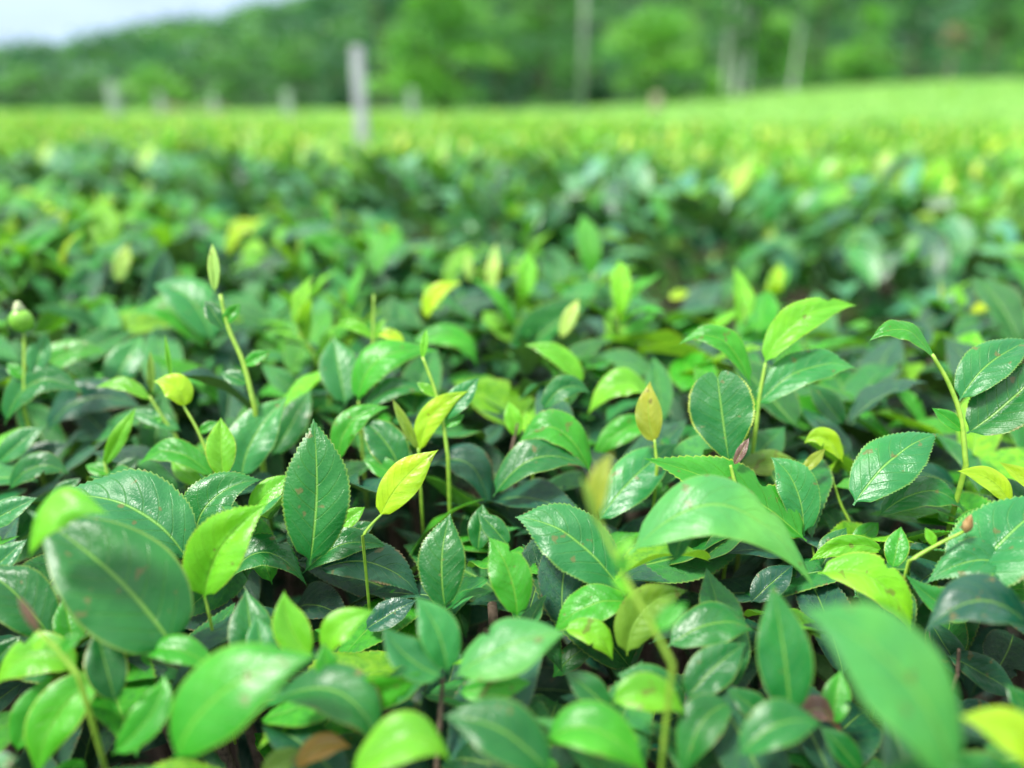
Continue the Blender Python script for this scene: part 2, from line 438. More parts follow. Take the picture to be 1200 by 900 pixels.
hero(1142,690, 1060,672, 44,'L',(1110,712), dz=.03, k=0, up=.5, twist=.8)
hero(1215,690, 1085,684, 46,'L',(1150,660), dz=.03, k=.05, up=.55)
hero(1220,750, 1083,742, 66,'D',(1150,708), dz=.04, k=0, up=.6, label='bluish glossy leaf')
hero(1115,690, 1240,575, 92,'L',(1172,640), dz=.03, k=.15, up=.4)
hero(1125,925, 938,714, 112,'S',(1045,790), dz=.072, k=.05, up=.6, fold=.25, label='large pale leaf out of focus close to the lens')
hero(1235,912, 1122,840, 50,'Y',(1185,862), dz=.05, k=.05, up=.4, label='yellow leaf')
hero(926,838, 904,680, 62,'M',(918,765), dz=.02, k=.2, up=.25, fold=.25)
hero(782,758, 884,740, 66,'M',(838,732), dz=.015, k=.05, up=.45, fold=.3)
hero(806,818, 876,752, 76,'M',(836,785), dz=.0, up=.35)
hero(735,768, 806,692, 52,'K',(752,715), dz=.0, up=.1, k=.2, roll=20)
hero(718,824, 804,838, 46,'F',(762,812), dz=.025, k=0, up=.25, arch=.0)
hero(797,808, 722,790, 42,'M', dz=.01, up=.5)
hero(716,832, 660,785, 48,'M', dz=.005, up=.45)
hero(640,868, 760,912, 66,'G',(700,858), dz=.02, up=.5)
hero(688,845, 750,868, 34,'F', dz=.015, k=-.1, up=.5)
hero(856,826, 800,915, 80,'M',(822,850), dz=.015, k=-.3, up=.5)
hero(908,850, 850,806, 50,'M', dz=.0, up=.5)
hero(866,886, 964,850, 52,'M',(915,850), dz=.02, up=.5)
hero(930,856, 990,866, 40,'W',(958,832), dz=-.015, up=.5, label='shrivelled brown leaf')
hero(975,850, 985,785, 40,'G', dz=-.01, up=.4)
hero(1110,768, 1196,818, 44,'D', dz=-.03, k=-.2, up=.6)
hero(1090,730, 1130,800, 34,'D', dz=-.02, k=-.3, up=.6)
hero(1120,830, 1180,842, 34,'D', dz=-.05, up=.6)
hero(1215,850, 1178,800, 40,'M', dz=.0, up=.4)
hero(1010,905, 960,850, 60,'M', dz=-.02, up=.5)
hero(1000,700, 1060,672, 40,'M', dz=-.01, up=.5)
hero(880,706, 930,662, 44,'D', dz=-.01)
# --- right, further back
hero(1184,592, 1121,552, 26,'Y',(1158,564), dz=.03, k=.05, up=.4)
hero(1225,580, 1170,541, 18,'Y', dz=.03, k=.05, up=.4)
hero(1215,600, 1155,560, 46,'M', dz=.01)
hero(1028,606, 1132,602, 36,'M',(1086,578), dz=.015, up=.45, fold=.3)
hero(1120,570, 1060,548, 40,'D', dz=.0)
# shoots of the right-hand side
shoot('r1', [(1132,545),(1126,490),(1112,450),(1092,415)], 5, dz=.045)
hero(1124,470, 1212,398, 48,'L',(1160,428), sh='r1', k=.2, up=.4)
hero(1133,508, 1235,415, 74,'M',(1186,470), sh='r1', k=.0, up=.4)
hero(1096,425, 1018,400, 22,'G',(1058,390), sh='r1', k=0, up=.6, fold=.3)
shoot('r2', [(886,500),(890,465),(897,425)], 4, dz=.045)
hero(895,428, 1004,358, 38,'F',(938,376), sh='r2', k=.1, up=.3)
hero(884,478, 1008,434, 42,'L',(945,435), sh='r2', k=.05, up=.45)
hero(880,452, 795,404, 28,'G',(842,400), sh='r2', k=.1, up=.5)
hero(988,498, 946,448, 36,'M', dz=.03, k=.2)
hero(988,542, 942,520, 26,'Y',(965,514), dz=.03, k=0, up=.3)
hero(938,556, 968,525, 13,'O', dz=.03, up=.2)
shoot('r3', [(1066,657),(1095,640),(1131,622)], 4, dz=.03)
# --- middle, in focus
shoot('m1', [(422,492),(420,470)], 3, dz=.03)
hero(420,472, 514,411, 40,'G',(447,424), sh='m1', k=.1, up=.5, fold=.35, curl=.25, label='arching bright green leaf')
hero(428,482, 502,459, 24,'M',(462,458), sh='m1', k=.05, up=.5)
hero(398,542, 457,477, 30,'G',(412,497), dz=.02, k=.1, up=.4, fold=.4)
hero(472,558, 422,490, 56,'M',(452,520), dz=.015, k=.2, up=.25, rim=.5)
shoot('m2', [(425,628),(436,614),(447,603)], 3, dz=.03)
hero(445,606, 514,527, 42,'Y',(474,562), sh='m2', k=.05, up=.15, fold=.3, label='pale yellow pointed young leaf')
hero(474,562, 425,538, 24,'G', dz=.015, k=.05, up=.3)
shoot('m3', [(525,535),(519,495),(509,455),(495,418)], 4, dz=.03)
hero(492,530, 550,458, 28,'Y',(508,486), sh='m3', k=0, up=.2, fold=.3, label='yellow leaf of a young shoot')
hero(518,492, 562,442, 27,'L', sh='m3', k=.1, up=.3)
shoot('m4', [(492,556),(490,525)], 3, dz=.02)
hero(490,528, 459,466, 12,'K', sh='m4', k=0, up=.1, fold=.7, name='bud', und=0)
hero(498,548, 574,602, 42,'D',(548,546), dz=.01, k=-.15, up=.55)
hero(394,622, 428,594, 30,'F', dz=.015)
hero(395,640, 440,612, 28,'M', dz=.0)
hero(578,582, 690,550, 40,'M',(630,540), dz=.01, k=.1, up=.55, label='glossy leaf with a bright sheen')
hero(694,558, 604,527, 42,'G',(650,505), dz=.015, k=.05, up=.5)
shoot('m5', [(625,510),(636,482)], 3, dz=.03)
hero(636,482, 692,461, 28,'M',(662,455), sh='m5', k=.05, up=.3)
hero(682,452, 614,404, 24,'F',(655,420), dz=.04, k=.1, up=.4)
hero(765,472, 688,487, 32,'F',(728,452), dz=.03, k=0, up=.5)
hero(768,500, 692,545, 30,'G',(728,508), dz=.02, k=0, up=.4)
hero(745,520, 720,600, 40,'D', dz=-.02)
# --- middle left
hero(283,562, 338,464, 70,'L',(300,512), dz=.01, k=.3, up=.4, label='glossy leaf reflecting the sky')
hero(318,534, 364,456, 36,'M',(345,495), dz=.005, k=.3)
shoot('l0', [(268,575),(262,555)], 3, dz=.02)
hero(262,560, 259,489, 33,'F',(259,525), sh='l0', k=.2, up=.3, rim=.9)
shoot('l1', [(248,545),(232,505),(214,474)], 3.2, dz=.02)
hero(216,478, 179,447, 32,'Y',(206,454), sh='l1', k=-.1, up=.2, fold=.4, maxr=.9, label='small hooked yellow leaf')
hero(201,446, 193,391, 6,'F', sh='l1', k=.05, up=.1, fold=.7, name='bud', und=0, label='needle-thin pale bud')
shoot('l2', [(207,512),(190,488),(175,464)], 3.2, dz=.02)
hero(176,470, 111,455, 16,'F',(145,452), sh='l2', k=0, up=.5, fold=.3, rim=1)
hero(178,462, 176,410, 9,'K', sh='l2', k=.05, up=.1, fold=.7, name='bud', und=0)
hero(212,505, 150,480, 18,'L', sh='l2', k=.1)
hero(6,498, 98,461, 42,'M',(44,450), dz=.02, k=.05, up=.45)
shoot('l3', [(28,480),(29,430),(28,388)], 4, dz=.03)
hero(40,440, 55,390, 30,'L', sh='l3', k=.3)
hero(-2,542, 52,499, 34,'L', dz=.01)
hero(53,508, 168,480, 42,'D',(105,470), dz=.0, k=.1, up=.5)
shoot('l4', [(126,556),(122,540)], 3, dz=.01)
hero(122,546, 160,477, 18,'F', sh='l4', k=.05, up=.2, fold=.5)
hero(130,556, 100,545, 22,'G', sh='l4', up=.4)
hero(134,562, 165,535, 28,'M', dz=.005)
hero(252,562, 162,546, 28,'G',(205,532), dz=.015, k=.05, up=.5)
hero(240,570, 200,540, 26,'F', dz=.005)
hero(18,552, 82,520, 28,'D', dz=-.01)
hero(10,575, 82,556, 34,'M',(45,548), dz=.0)
hero(60,590, 95,560, 30,'M', dz=.0)
hero(128,460, 168,392, 52,'L', dz=.02, k=.4)
hero(38,452, 124,412, 30,'G',(75,420), dz=.03, k=.1, up=.5)
hero(250,402, 178,334, 50,'L',(222,352), dz=.04, k=.2, up=.4)
hero(240,410, 150,372, 34,'G',(200,368), dz=.03, k=.1, up=.1, roll=30)
shoot('l5', [(298,475),(285,425),(268,385),(258,345)], 5, dz=.05)
hero(262,385, 240,352, 26,'M', sh='l5', k=.1, up=.2)
hero(262,380, 282,355, 18,'G', sh='l5', k=.1, up=.2)
hero(252,342, 249,285, 13,'P', sh='l5', k=.1, up=.2, fold=.5, name='bud', und=0)
hero(405,475, 390,394, 50,'L', dz=.03, k=.4, up=.3)
shoot('m6', [(437,430),(437,395),(438,345)], 3, dz=.05)
hero(436,398, 392,384, 13,'F',(415,383), sh='m6', k=0, up=.4)
hero(440,392, 476,408, 13,'Y',(460,394), sh='m6', k=0, up=.4)
hero(500,374, 542,331, 20,'Y',(512,346), dz=.05, k=0, up=.4)
hero(575,348, 581,284, 15,'P', dz=.04, k=.1, up=.2, fold=.4)
hero(550,330, 548,295, 11,'P', dz=.05, k=.1, up=.2, fold=.4)
hero(657,396, 678,350, 17,'P', dz=.05, k=.1, up=.2, fold=.4)
hero(268,300, 302,266, 15,'Y',(280,272), dz=.06, k=.1, up=.4)
hero(138,330, 150,285, 18,'P', dz=.05, k=.1, up=.2, fold=.4)
hero(784,350, 808,342, 12,'Y', dz=.02, up=.5)
hero(480,405, 560,432, 26,'G',(530,398), dz=.04, k=0, up=.5)
# --- the big upright shoot in the middle, the tips of others
shoot('c1', [(788,778),(765,735),(742,695),(715,640),(700,605)], 5.5, dz=.05)
hero(700,608, 719,529, 25,'O',(702,565), sh='c1', k=.1, up=.1, fold=.4, label='orange-yellow unfolding leaf')
hero(704,622, 680,555, 10,'K', sh='c1', k=.05, up=.1, fold=.7, name='bud', und=0)
hero(735,670, 715,645, 22,'G', sh='c1', k=.05)
shoot('c2', [(770,545),(767,515)], 3.5, dz=.03)
hero(767,519, 762,446, 31,'O',(760,485), sh='c2', k=.05, up=.05, fold=.25, label='orange-brown pointed young leaf')
shoot('c3', [(862,570),(856,545)], 4, dz=.035)
hero(860,545, 878,513, 11,'W', sh='c3', k=.05, up=.1, fold=.6, name='bud', und=0)
shoot('c4', [(92,792),(68,762),(45,740)], 5, dz=.03)
hero(46,742, 20,697, 10,'W', sh='c4', k=.0, up=.1, fold=.6, name='bud', und=0, label='pinkish brown bud')
shoot('c5', [(512,895),(516,840),(519,795)], 5.5, dz=-.02, brown=True)
shoot('c6', [(1122,790),(1124,760)], 4, dz=-.02, brown=True)
shoot('c7', [(604,560),(600,530),(607,495)], 4, dz=.0, brown=True)
hero(606,512, 596,470, 26,'F', sh='c7', k=.1, up=.3)
shoot('c8', [(960,690),(957,665),(952,640)], 3, dz=-.02)
shoot('c9', [(996,612),(985,590),(975,560)], 3, dz=.0)
shoot('c10', [(245,720),(240,700),(222,640)], 3, dz=.01)

# the small leaves set alternately along the longer stems
for nm, px, py, tx, ty, w, c in (('r1', 1128, 505, 1092, 478, 17, 'G'), ('r2', 889, 480, 858, 462, 15, 'G'), ('m3', 520, 500, 545, 486, 14, 'G'), ('m3', 512, 465, 488, 448, 12, 'F'), ('m3', 495, 420, 500, 385, 9, 'F'),
        ('l5', 286, 428, 318, 412, 18, 'G'), ('l5', 291, 450, 258, 436, 18, 'M'), ('c1', 768, 738, 806, 706, 22, 'G'), ('c1', 744, 698, 716, 676, 16, 'F'), ('c1', 722, 652, 748, 628, 14, 'F'), ('c4', 70, 764, 96, 742, 18, 'G'), ('c4', 56, 750, 36, 760, 14, 'F'),
        ('l1', 233, 507, 256, 494, 13, 'G'), ('l2', 192, 490, 168, 500, 14, 'G'), ('l3', 28, 445, 8, 425, 16, 'G'), ('r3', 1095, 640, 1084, 618, 12, 'F'), ('m6', 437, 400, 452, 372, 9, 'F')):
    hero(px, py, tx, ty, w, c, sh=nm, k=.1, up=.35)
def lathe(profile, n=14, lobes=0, la=.0):
    V = []; F = []
    for (r, z) in profile:
        for j in range(n):
            a = 2*math.pi*j/n; q = r*(1+la*math.cos(lobes*a)); V.append((q*math.cos(a), q*math.sin(a), z))
    for i in range(len(profile)-1):
        for j in range(n): F.append((i*n+j, i*n+(j+1) % n, (i+1)*n+(j+1) % n, (i+1)*n+j))
    return V, F
# the round capsule on its stalk at the left edge
S = SHOOTS['l3']; rr = 12.5*S['d']/FPX; P = unproj(28, 388, S['d'])
prof = [(.01*rr, -.1*rr), (.45*rr, 0), (.85*rr, .4*rr), (1.0*rr, .95*rr), (.95*rr, 1.5*rr), (.62*rr, 1.95*rr), (.3*rr, 2.1*rr)]
V, F = lathe(prof, 18, 3, .07); cap = link('seed_capsule', mesh_py('seed_capsule', V, F, M_CAP), S['o'], P-S['org'])
cap['label'] = 'round green capsule with a pale top'
prof = [(.42*rr, 2.0*rr), (.5*rr, 2.25*rr), (.33*rr, 2.45*rr), (.3*rr, 2.65*rr), (.14*rr, 2.85*rr), (.01*rr, 2.9*rr)]
V, F = lathe(prof, 14, 5, .2); link('capsule_tip', mesh_py('capsule_tip', V, F, M_CAPTIP), S['o'], P-S['org'])
# brown pointed bud at the end of the right-hand twig
S = SHOOTS['r3']; P = unproj(1131, 624, S['d']); rr = 5.5*S['d']/FPX
V, F = lathe([(.3*rr, 0), (1*rr, .9*rr), (1.05*rr, 2.0*rr), (.6*rr, 3.4*rr), (.05*rr, 4.4*rr)], 12, 3, .12)
o = link('bud', mesh_py('bud', V, F, M_BRBUD), S['o'], P-S['org']); o['label'] = 'brown scaly bud'; o.rotation_euler = (0, .1, 0)

# fill the depth buffer's small holes
for _ in range(2):
    z2 = zbuf.copy()
    for dx in (-1, 0, 1):
        for dy in (-1, 0, 1): z2 = np.minimum(z2, np.roll(np.roll(zbuf, dx, 1), dy, 0))
    zbuf = z2

# ------------------------------------------------------------------ filling leaves of the near hedge
def canonical(i, r, nu=7, nv=20, teeth=0):
    B = np.zeros(3); T = np.array([0, 1., 0]); Mc = np.array([r.uniform(-.05, .05), .5, r.uniform(.06, .30)])
    return shape_leaf(B, Mc, T, np.array([1., 0, 0]), r.uniform(.33, .45), r.uniform(.3, .75), r.uniform(0, .35), .006, r.uniform(.008, .026),
                      r.uniform(-.5, .5), nu, nv, teeth, 0, r.uniform(.84, .98), r)
CAN_HI = [canonical(i, random, 11, 84, 28) for i in range(14)]
CAN_LO = [canonical(i, random, 7, 18) for i in range(12)]
ME_HI = [mesh_np('leaf', c[0], c[1], M_LEAF, c[2]) for c in CAN_HI]
ME_LO = [mesh_np('leaf', c[0], c[1], M_LEAF, c[2]) for c in CAN_LO]
def rot_leaf(az, el, roll):
    """matrix whose y axis points along azimuth az, raised by el, turned by roll about itself"""
    y = np.array([math.cos(az)*math.cos(el), math.sin(az)*math.cos(el), math.sin(el)])
    x = nrm(np.cross(y, [0, 0, 1.])); z = np.cross(x, y)
    x2 = x*math.cos(roll)+z*math.sin(roll); z2 = np.cross(x2, y)
    return np.stack([x2, y, z2], 1)
def pick(pairs):
    q = random.random()
    for c, p in pairs:
        q -= p
        if q < 0: return c
    return pairs[0][0]
n_fill = 0; OUTER = []
for layer, (dz0, dz1, step) in enumerate(((-.014, .020, .031), (-.060, -.020, .034), (-.13, -.07, .042))):
    y = .10
    while y < 3.4:
        x = -2.2
        while x < 1.9:
            px = x+random.uniform(-.5, .5)*step; py = y+random.uniform(-.5, .5)*step
            x += step
            q = EDGE_N[0]*px+EDGE_N[1]*py
            if q > Q_EDGE+.14: continue
            base = hedge_top(px, py)
            P = np.array([px, py, base+random.uniform(dz0, dz1)])
            sx, sy, sz = project(P)
            if sz < .14: continue
            inside = -170 <= sx <= 1370 and sy <= 1060
            if not inside and (abs(px) > 1.5 or py > 1.9 or layer == 2): continue
            far = sz > 1.1
            if far and layer == 2 and q < Q_EDGE-.2: continue
            Ls = (random.uniform(.050, .085) if random.random() < .75 else random.uniform(.028, .048))*(1.0 if layer == 0 else .95)*(1+.28*min(1, max(0, (sz-.45)/.5)))
            az = random.uniform(0, 6.283); el = math.radians(random.uniform(-8, 48) if layer == 0 else random.uniform(-25, 40))
            if q > Q_EDGE-.05 and random.random() < .6: az = math.atan2(EDGE_N[1], EDGE_N[0])+random.uniform(-1, 1)
            R = rot_leaf(az, el, random.gauss(0, .35))
            can = random.randrange(12)
            hi = .24 < sz < .8 and layer < 2
            Vc = (CAN_HI if hi else CAN_LO)[can][0]
            ok = False
            for tryn in range(4):
                Q = P+(Vc[::5]*Ls)@R.T
                ux, uy, uz = project(Q)
                xi = (ux*ZW/W0).astype(int); yi = (uy*ZH/H0).astype(int)
                inn = (xi >= 0) & (xi < ZW) & (yi >= 0) & (yi < ZH)
                if uz.min() < .15: break
                bad = (zbuf[yi[inn], xi[inn]] < 8) & (uz[inn] < zbuf[yi[inn], xi[inn]]+.004)
                if bad.sum() == 0: ok = True; break
                P = P-np.array([0, 0, .022])
            if not ok: continue
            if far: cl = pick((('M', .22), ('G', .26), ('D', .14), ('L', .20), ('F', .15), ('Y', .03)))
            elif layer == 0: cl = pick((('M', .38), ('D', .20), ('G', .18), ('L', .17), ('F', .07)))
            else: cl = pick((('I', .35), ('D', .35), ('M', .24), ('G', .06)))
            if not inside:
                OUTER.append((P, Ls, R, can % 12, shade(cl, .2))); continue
            b = bush_at(P)
            vis = (0 < sx < 1200) and (120 < sy < 920)
            prio = (2-layer)*1.0 + (1 if vis else 0)*3 + min(1.0, .3/sz)
            b['fill'].append((prio, P, Ls, R, can, hi, shade(cl, .2)))
            n_fill += 1
        y += step
# upright young shoots scattered over the farther part of the hedge
def young_shoot(b, P, sc, hi=True):
    h = random.uniform(.03, .06)*sc; lean = np.array([random.uniform(-.3, .3), random.uniform(-.3, .3), 1])*h
    path = smooth_path([P-np.array([0, 0, .05]), P, P+lean*.6+np.array([random.uniform(-.004, .004), 0, 0]), P+lean], 7)
    V, F = tube(path, np.linspace(.0019, .0011, 7)*sc, 6)
    o = link('shoot', mesh_py('shoot', V-P, F, M_STEM), b, P-np.array(b.location))
    a0 = random.uniform(0, 6.28)
    for i in range(random.choice((3, 3, 4))):
        lf = link('leaf', random.choice(ME_LO), o, lean*(.45+.25*i), shade(pick((('F', .40), ('Y', .04), ('G', .53), ('P', .03))), .2))
        R = rot_leaf(a0+i*2.4, math.radians(random.uniform(25, 65)), random.gauss(0, .3)); s = random.uniform(.035, .066)*sc
        lf.rotation_euler = Matrix(R.tolist()).to_euler(); lf.scale = (s*.75, s, s)
    bd = link('bud', random.choice(ME_LO), o, lean, shade(pick((('P', .5), ('Y', .1), ('F', .4))), .2))
    bd.rotation_euler = Matrix(rot_leaf(a0, math.radians(random.uniform(70, 88)), 0).tolist()).to_euler(); s = random.uniform(.022, .034)*sc
    bd.scale = (s*.4, s, s)
    return o
placed = 0
for _ in range(4000):
    if placed >= 48: break
    sx = random.uniform(-60, 1260); sy = random.uniform(215, 470)
    d = plane_depth(sx, sy, 0, 4); P = unproj(sx, sy, d)
    q = EDGE_N[0]*P[0]+EDGE_N[1]*P[1]
    if q > Q_EDGE-.06 or d > 3: continue
    if random.random() > min(1, (.25+d*.55)): continue
    P[2] = hedge_top(P[0], P[1])-.005
    top = P+np.array([0, 0, .06]); ux, uy, uz = project(top)
    xi, yi = int(ux*ZW/W0), int(uy*ZH/H0)
    if 0 <= xi < ZW and 0 <= yi < ZH and zbuf[yi, xi] < 8: continue
    young_shoot(bush_at(P)['e'], P, random.uniform(.8, 1.25)); placed += 1

def merge_leaves(items, org):
    Vs, Fs, UVs, Cs = [], [], [], []; n = 0
    for P, Ls, R, can, col in items:
        V, F, uv, _ = CAN_LO[can]
        Vs.append(P+(V*Ls)@R.T-org); Fs.append(F+n); UVs.append(uv); Cs.append(np.tile(col[:3], (len(V), 1))); n += len(V)
    return np.vstack(Vs), np.vstack(Fs), np.vstack(UVs), np.vstack(Cs)
V, F, uv, C = merge_leaves(OUTER, np.zeros(3))
ho = link('hedge_foliage', mesh_np('hedge_foliage', V, F, M_FOL, uv, C)); tag(ho, 'leafy continuation of the near hedge past the sides of the view', 'hedge foliage', kind='stuff')
def drop_empty():
    for key in list(BUSHES):
        b = BUSHES[key]; kids = [o for o in b['e'].children]
        sx = project(b['c']+np.array([0, 0, TOP]))[0]
        if not kids and (len(b['fill']) < 22 or sx < -260 or sx > 1480): bpy.data.objects.remove(b['e']); del BUSHES[key]
drop_empty()
for key, b in BUSHES.items():
    bz = project(b['c']+np.array([0, 0, TOP]))[2]
    fl = sorted(b['fill'], key=lambda f: -f[0])
    room = max(0, min(98 if bz < 1.15 else 45, 98-b['heroes']))
    for pr, P, Ls, R, can, hi, col in fl[:room]:
        o = link('leaf', (ME_HI if hi else ME_LO)[can], b['e'], P-b['c'], col)
        o.rotation_euler = Matrix(R.tolist()).to_euler(); o.scale = (Ls, Ls, Ls)
    rest = [(P, Ls, R, can, col) for pr, P, Ls, R, can, hi, col in fl[room:]]
    # older inner leaves lower down, gap shade darkened into their colour
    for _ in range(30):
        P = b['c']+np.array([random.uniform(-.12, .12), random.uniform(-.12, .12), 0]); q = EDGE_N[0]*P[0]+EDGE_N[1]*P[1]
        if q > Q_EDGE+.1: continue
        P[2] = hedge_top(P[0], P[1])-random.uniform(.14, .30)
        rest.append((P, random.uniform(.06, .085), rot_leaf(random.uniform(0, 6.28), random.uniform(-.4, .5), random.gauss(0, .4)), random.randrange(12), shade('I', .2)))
    if rest:
        o = link('foliage', mesh_np('foliage', *merge_leaves(rest, b['c'])[:2], M_FOL), b['e'])
        V, F, uv, C = merge_leaves(rest, b['c']); o.data = mesh_np('foliage', V, F, M_FOL, uv, C); o['kind'] = 'stuff'
    # woody frame: crooked branches rising from one foot
    V0, F0 = [], []
    for i in range(6):
        a = random.uniform(0, 6.28); rr = random.uniform(.03, .13); topz = hedge_top(b['c'][0], b['c'][1])-random.uniform(.03, .10)
        pts = [(0, 0, -.02), (.25*rr*math.cos(a), .25*rr*math.sin(a), .18), (.7*rr*math.cos(a+.2), .7*rr*math.sin(a+.2), .42), (rr*math.cos(a), rr*math.sin(a), topz)]
        V, F = tube(smooth_path(pts, 12), np.linspace(.011, .0026, 12), 7); m = sum(len(v) for v in V0)
        V0.append(V); F0 += [tuple(k+m for k in f) for f in F]
    link('trunk', mesh_py('trunk', np.vstack(V0), F0, M_TWIG), b['e'])
BUSH_LABELS = {}

# ------------------------------------------------------------------ terrain
def smst(a, b, x):
    t = np.clip((x-a)/(b-a), 0, 1); return t*t*(3-2*t)
def ground_h(x, y):
    return smst(4, 50, y)*(-.42+2.1*smst(-2, 36, x)*smst(5, 60, y)*1.0)
xs = np.concatenate([np.linspace(-400, -40, 19), np.linspace(-36, 70, 60), np.linspace(80, 400, 17)]); ys = np.concatenate([np.linspace(-60, -2, 9), np.linspace(0, 80, 60), np.linspace(90, 900, 40)])
X, Y = np.meshgrid(xs, ys); Z = ground_h(X, Y)
idx = np.arange(X.size).reshape(X.shape)
GF = np.stack([idx[:-1, :-1], idx[:-1, 1:], idx[1:, 1:], idx[1:, :-1]], -1).reshape(-1, 4)
g = link('ground', mesh_np('ground', np.stack([X, Y, Z], -1).reshape(-1, 3), GF, M_SOIL)); tag(g, 'dark soil under the tea rows', 'ground', kind='structure')

# ------------------------------------------------------------------ further rows: each bush a thing
ROWQ, ROWP, NROW = 1.86, 1.74, 4
def far_bush_mesh(mix, n, seed, lsize=(.05, .085), hgt=TOP, width=.95, shoots=.18, flank=1.0):
    r = random.Random(seed); Vs, Fs, UVs, Cs = [], [], [], []; m = 0
    for i in range(n):
        x = r.uniform(-.31, .31); y = r.uniform(-.42, .47)            # +y = outer flank of the row
        top = hgt-flank*(.75*max(0, y-.12)**1.6*2.2)+.03*math.sin(9*x+seed)*math.cos(8*y)
        onside = y > .15
        z = top-abs(r.gauss(0, .045))-(r.random() < .3)*r.uniform(0, .12)
        if onside and r.random() < .85: z = top-r.uniform(0, .58); y += r.uniform(0, .05)
        el = math.radians(r.uniform(-5, 55)); az = r.uniform(0, 6.28)
        if onside and r.random() < .6: az = math.pi/2+r.uniform(-1.1, 1.1); el = math.radians(r.uniform(-30, 40))
        deep = top-z
        cl = None; qv = r.random()
        for c, p in mix:
            qv -= p
            if qv < 0: cl = c; break
        cl = cl or mix[0][0]
        if deep > .12 and cl in 'FYP': cl = 'M'
        Ls = r.uniform(*lsize)
        if deep < .03 and r.random() < shoots: el = math.radians(r.uniform(55, 85)); cl = 'F' if r.random() < .6 else 'P'; z += .03; Ls *= .7
        V, F, uv, _ = CAN_XS[r.randrange(6)]
        R = rot_leaf(az, el, r.gauss(0, .4)); Vs.append(np.array([x, y, z])+(V*Ls)@R.T); Fs.append(F+m); UVs.append(uv)
        Cs.append(np.tile(shade(cl, .2, r)[:3], (len(V), 1))); m += len(V)
    return mesh_np('foliage', np.vstack(Vs), np.vstack(Fs), M_FOL, np.vstack(UVs), np.vstack(Cs))
CAN_XS = [canonical(i, random, 5, 8) for i in range(6)]
MIX_SHEEN = (('D', .16), ('T', .38), ('M', .12), ('L', .22), ('S', .06), ('G', .04), ('F', .02))  # T puts the bluish sky sheen of this hedge into leaf colour
MIX_MID = (('M', .18), ('L', .14), ('G', .30), ('F', .32), ('Y', .06))
MIX_LIME = (('G', .18), ('F', .14), ('N', .56), ('P', .04), ('L', .08))
VAR = [[far_bush_mesh(MIX_SHEEN, 520, 10+i, (.075, .115), shoots=.05) for i in range(5)], [far_bush_mesh(MIX_MID, 400, 20+i, shoots=.3) for i in range(5)], [far_bush_mesh(MIX_LIME, 460, 30+i, (.06, .10), shoots=.6, flank=.45) for i in range(5)]]
def trunk_mesh(seed):
    r = random.Random(seed); V0, F0 = [], []
    for i in range(7):
        a = r.uniform(0, 6.28); rr = r.uniform(.08, .25)
        V, F = tube(smooth_path([(0, 0, -.03), (.3*rr*math.cos(a), .3*rr*math.sin(a), .2), (rr*math.cos(a), rr*math.sin(a), .58)], 8), np.linspace(.014, .004, 8), 6)
        m = sum(len(v) for v in V0); V0.append(V); F0 += [tuple(k+m for k in f) for f in F]
    return mesh_py('trunk', np.vstack(V0), F0, M_TWIG)
TRV = [trunk_mesh(i) for i in range(3)]
ROW_LABELS = ['tea bush with bluish dark leaves in the blurred hedge just behind the furrow', 'tea bush in the second blurred hedge row, green with lime young tips',
              'lime green tea bush in the out-of-focus rows of the middle distance']
nfar = 0
for row in range(NROW):
    for side in (-1, 1):
        qc = ROWQ+row*ROWP+side*.41
        for i in range(-60, 60):
            s = i*.56+(0.28 if side > 0 else 0)+random.uniform(-.05, .05)
            x, y = EDGE_D*s+EDGE_N*qc
            if y < .8: continue
            gh = float(ground_h(x, y)); px, py, pz = project(np.array([x, y, gh+.6]))
            if px < -60-160/pz or px > 1260+160/pz or pz < .8: continue
            v = 2 if (row == 0 and side > 0 and random.random() < (.85 if x > .3 else .55)) else 0 if (row == 0 and (side < 0 or random.random() < .8)) else (1 if row == 0 or (row == 1 and side < 0 and random.random() < .6) else 2)
            e = empty('tea_bush', (x, y, gh)); e.rotation_euler.z = math.atan2(EDGE_N[1], EDGE_N[0])-math.pi/2+(math.pi if side < 0 else 0)
            tag(e, ROW_LABELS[min(row, 2)], 'tea bush', 'tea bushes of the blurred rows behind the furrow')
            f = link('foliage', random.choice(VAR[v]), e); k = random.uniform(.95, 1.06); f.scale = (1, 1, k)
            link('trunk', random.choice(TRV), e); nfar += 1
            if row < 2:
                for _ in range(3):
                    lx, ly = random.uniform(-.28, .28), random.uniform(-.35, .15)
                    st = link('shoot', random.choice(ME_LO), e, (lx, ly, TOP*k-.01), shade(pick((('F', .6), ('Y', .05), ('P', .35)))))
                    st.rotation_euler = Matrix(rot_leaf(random.uniform(0, 6.28), math.radians(random.uniform(55, 85)), 0).tolist()).to_euler(); q = random.uniform(.045, .075); st.scale = (q*.6, q, q)

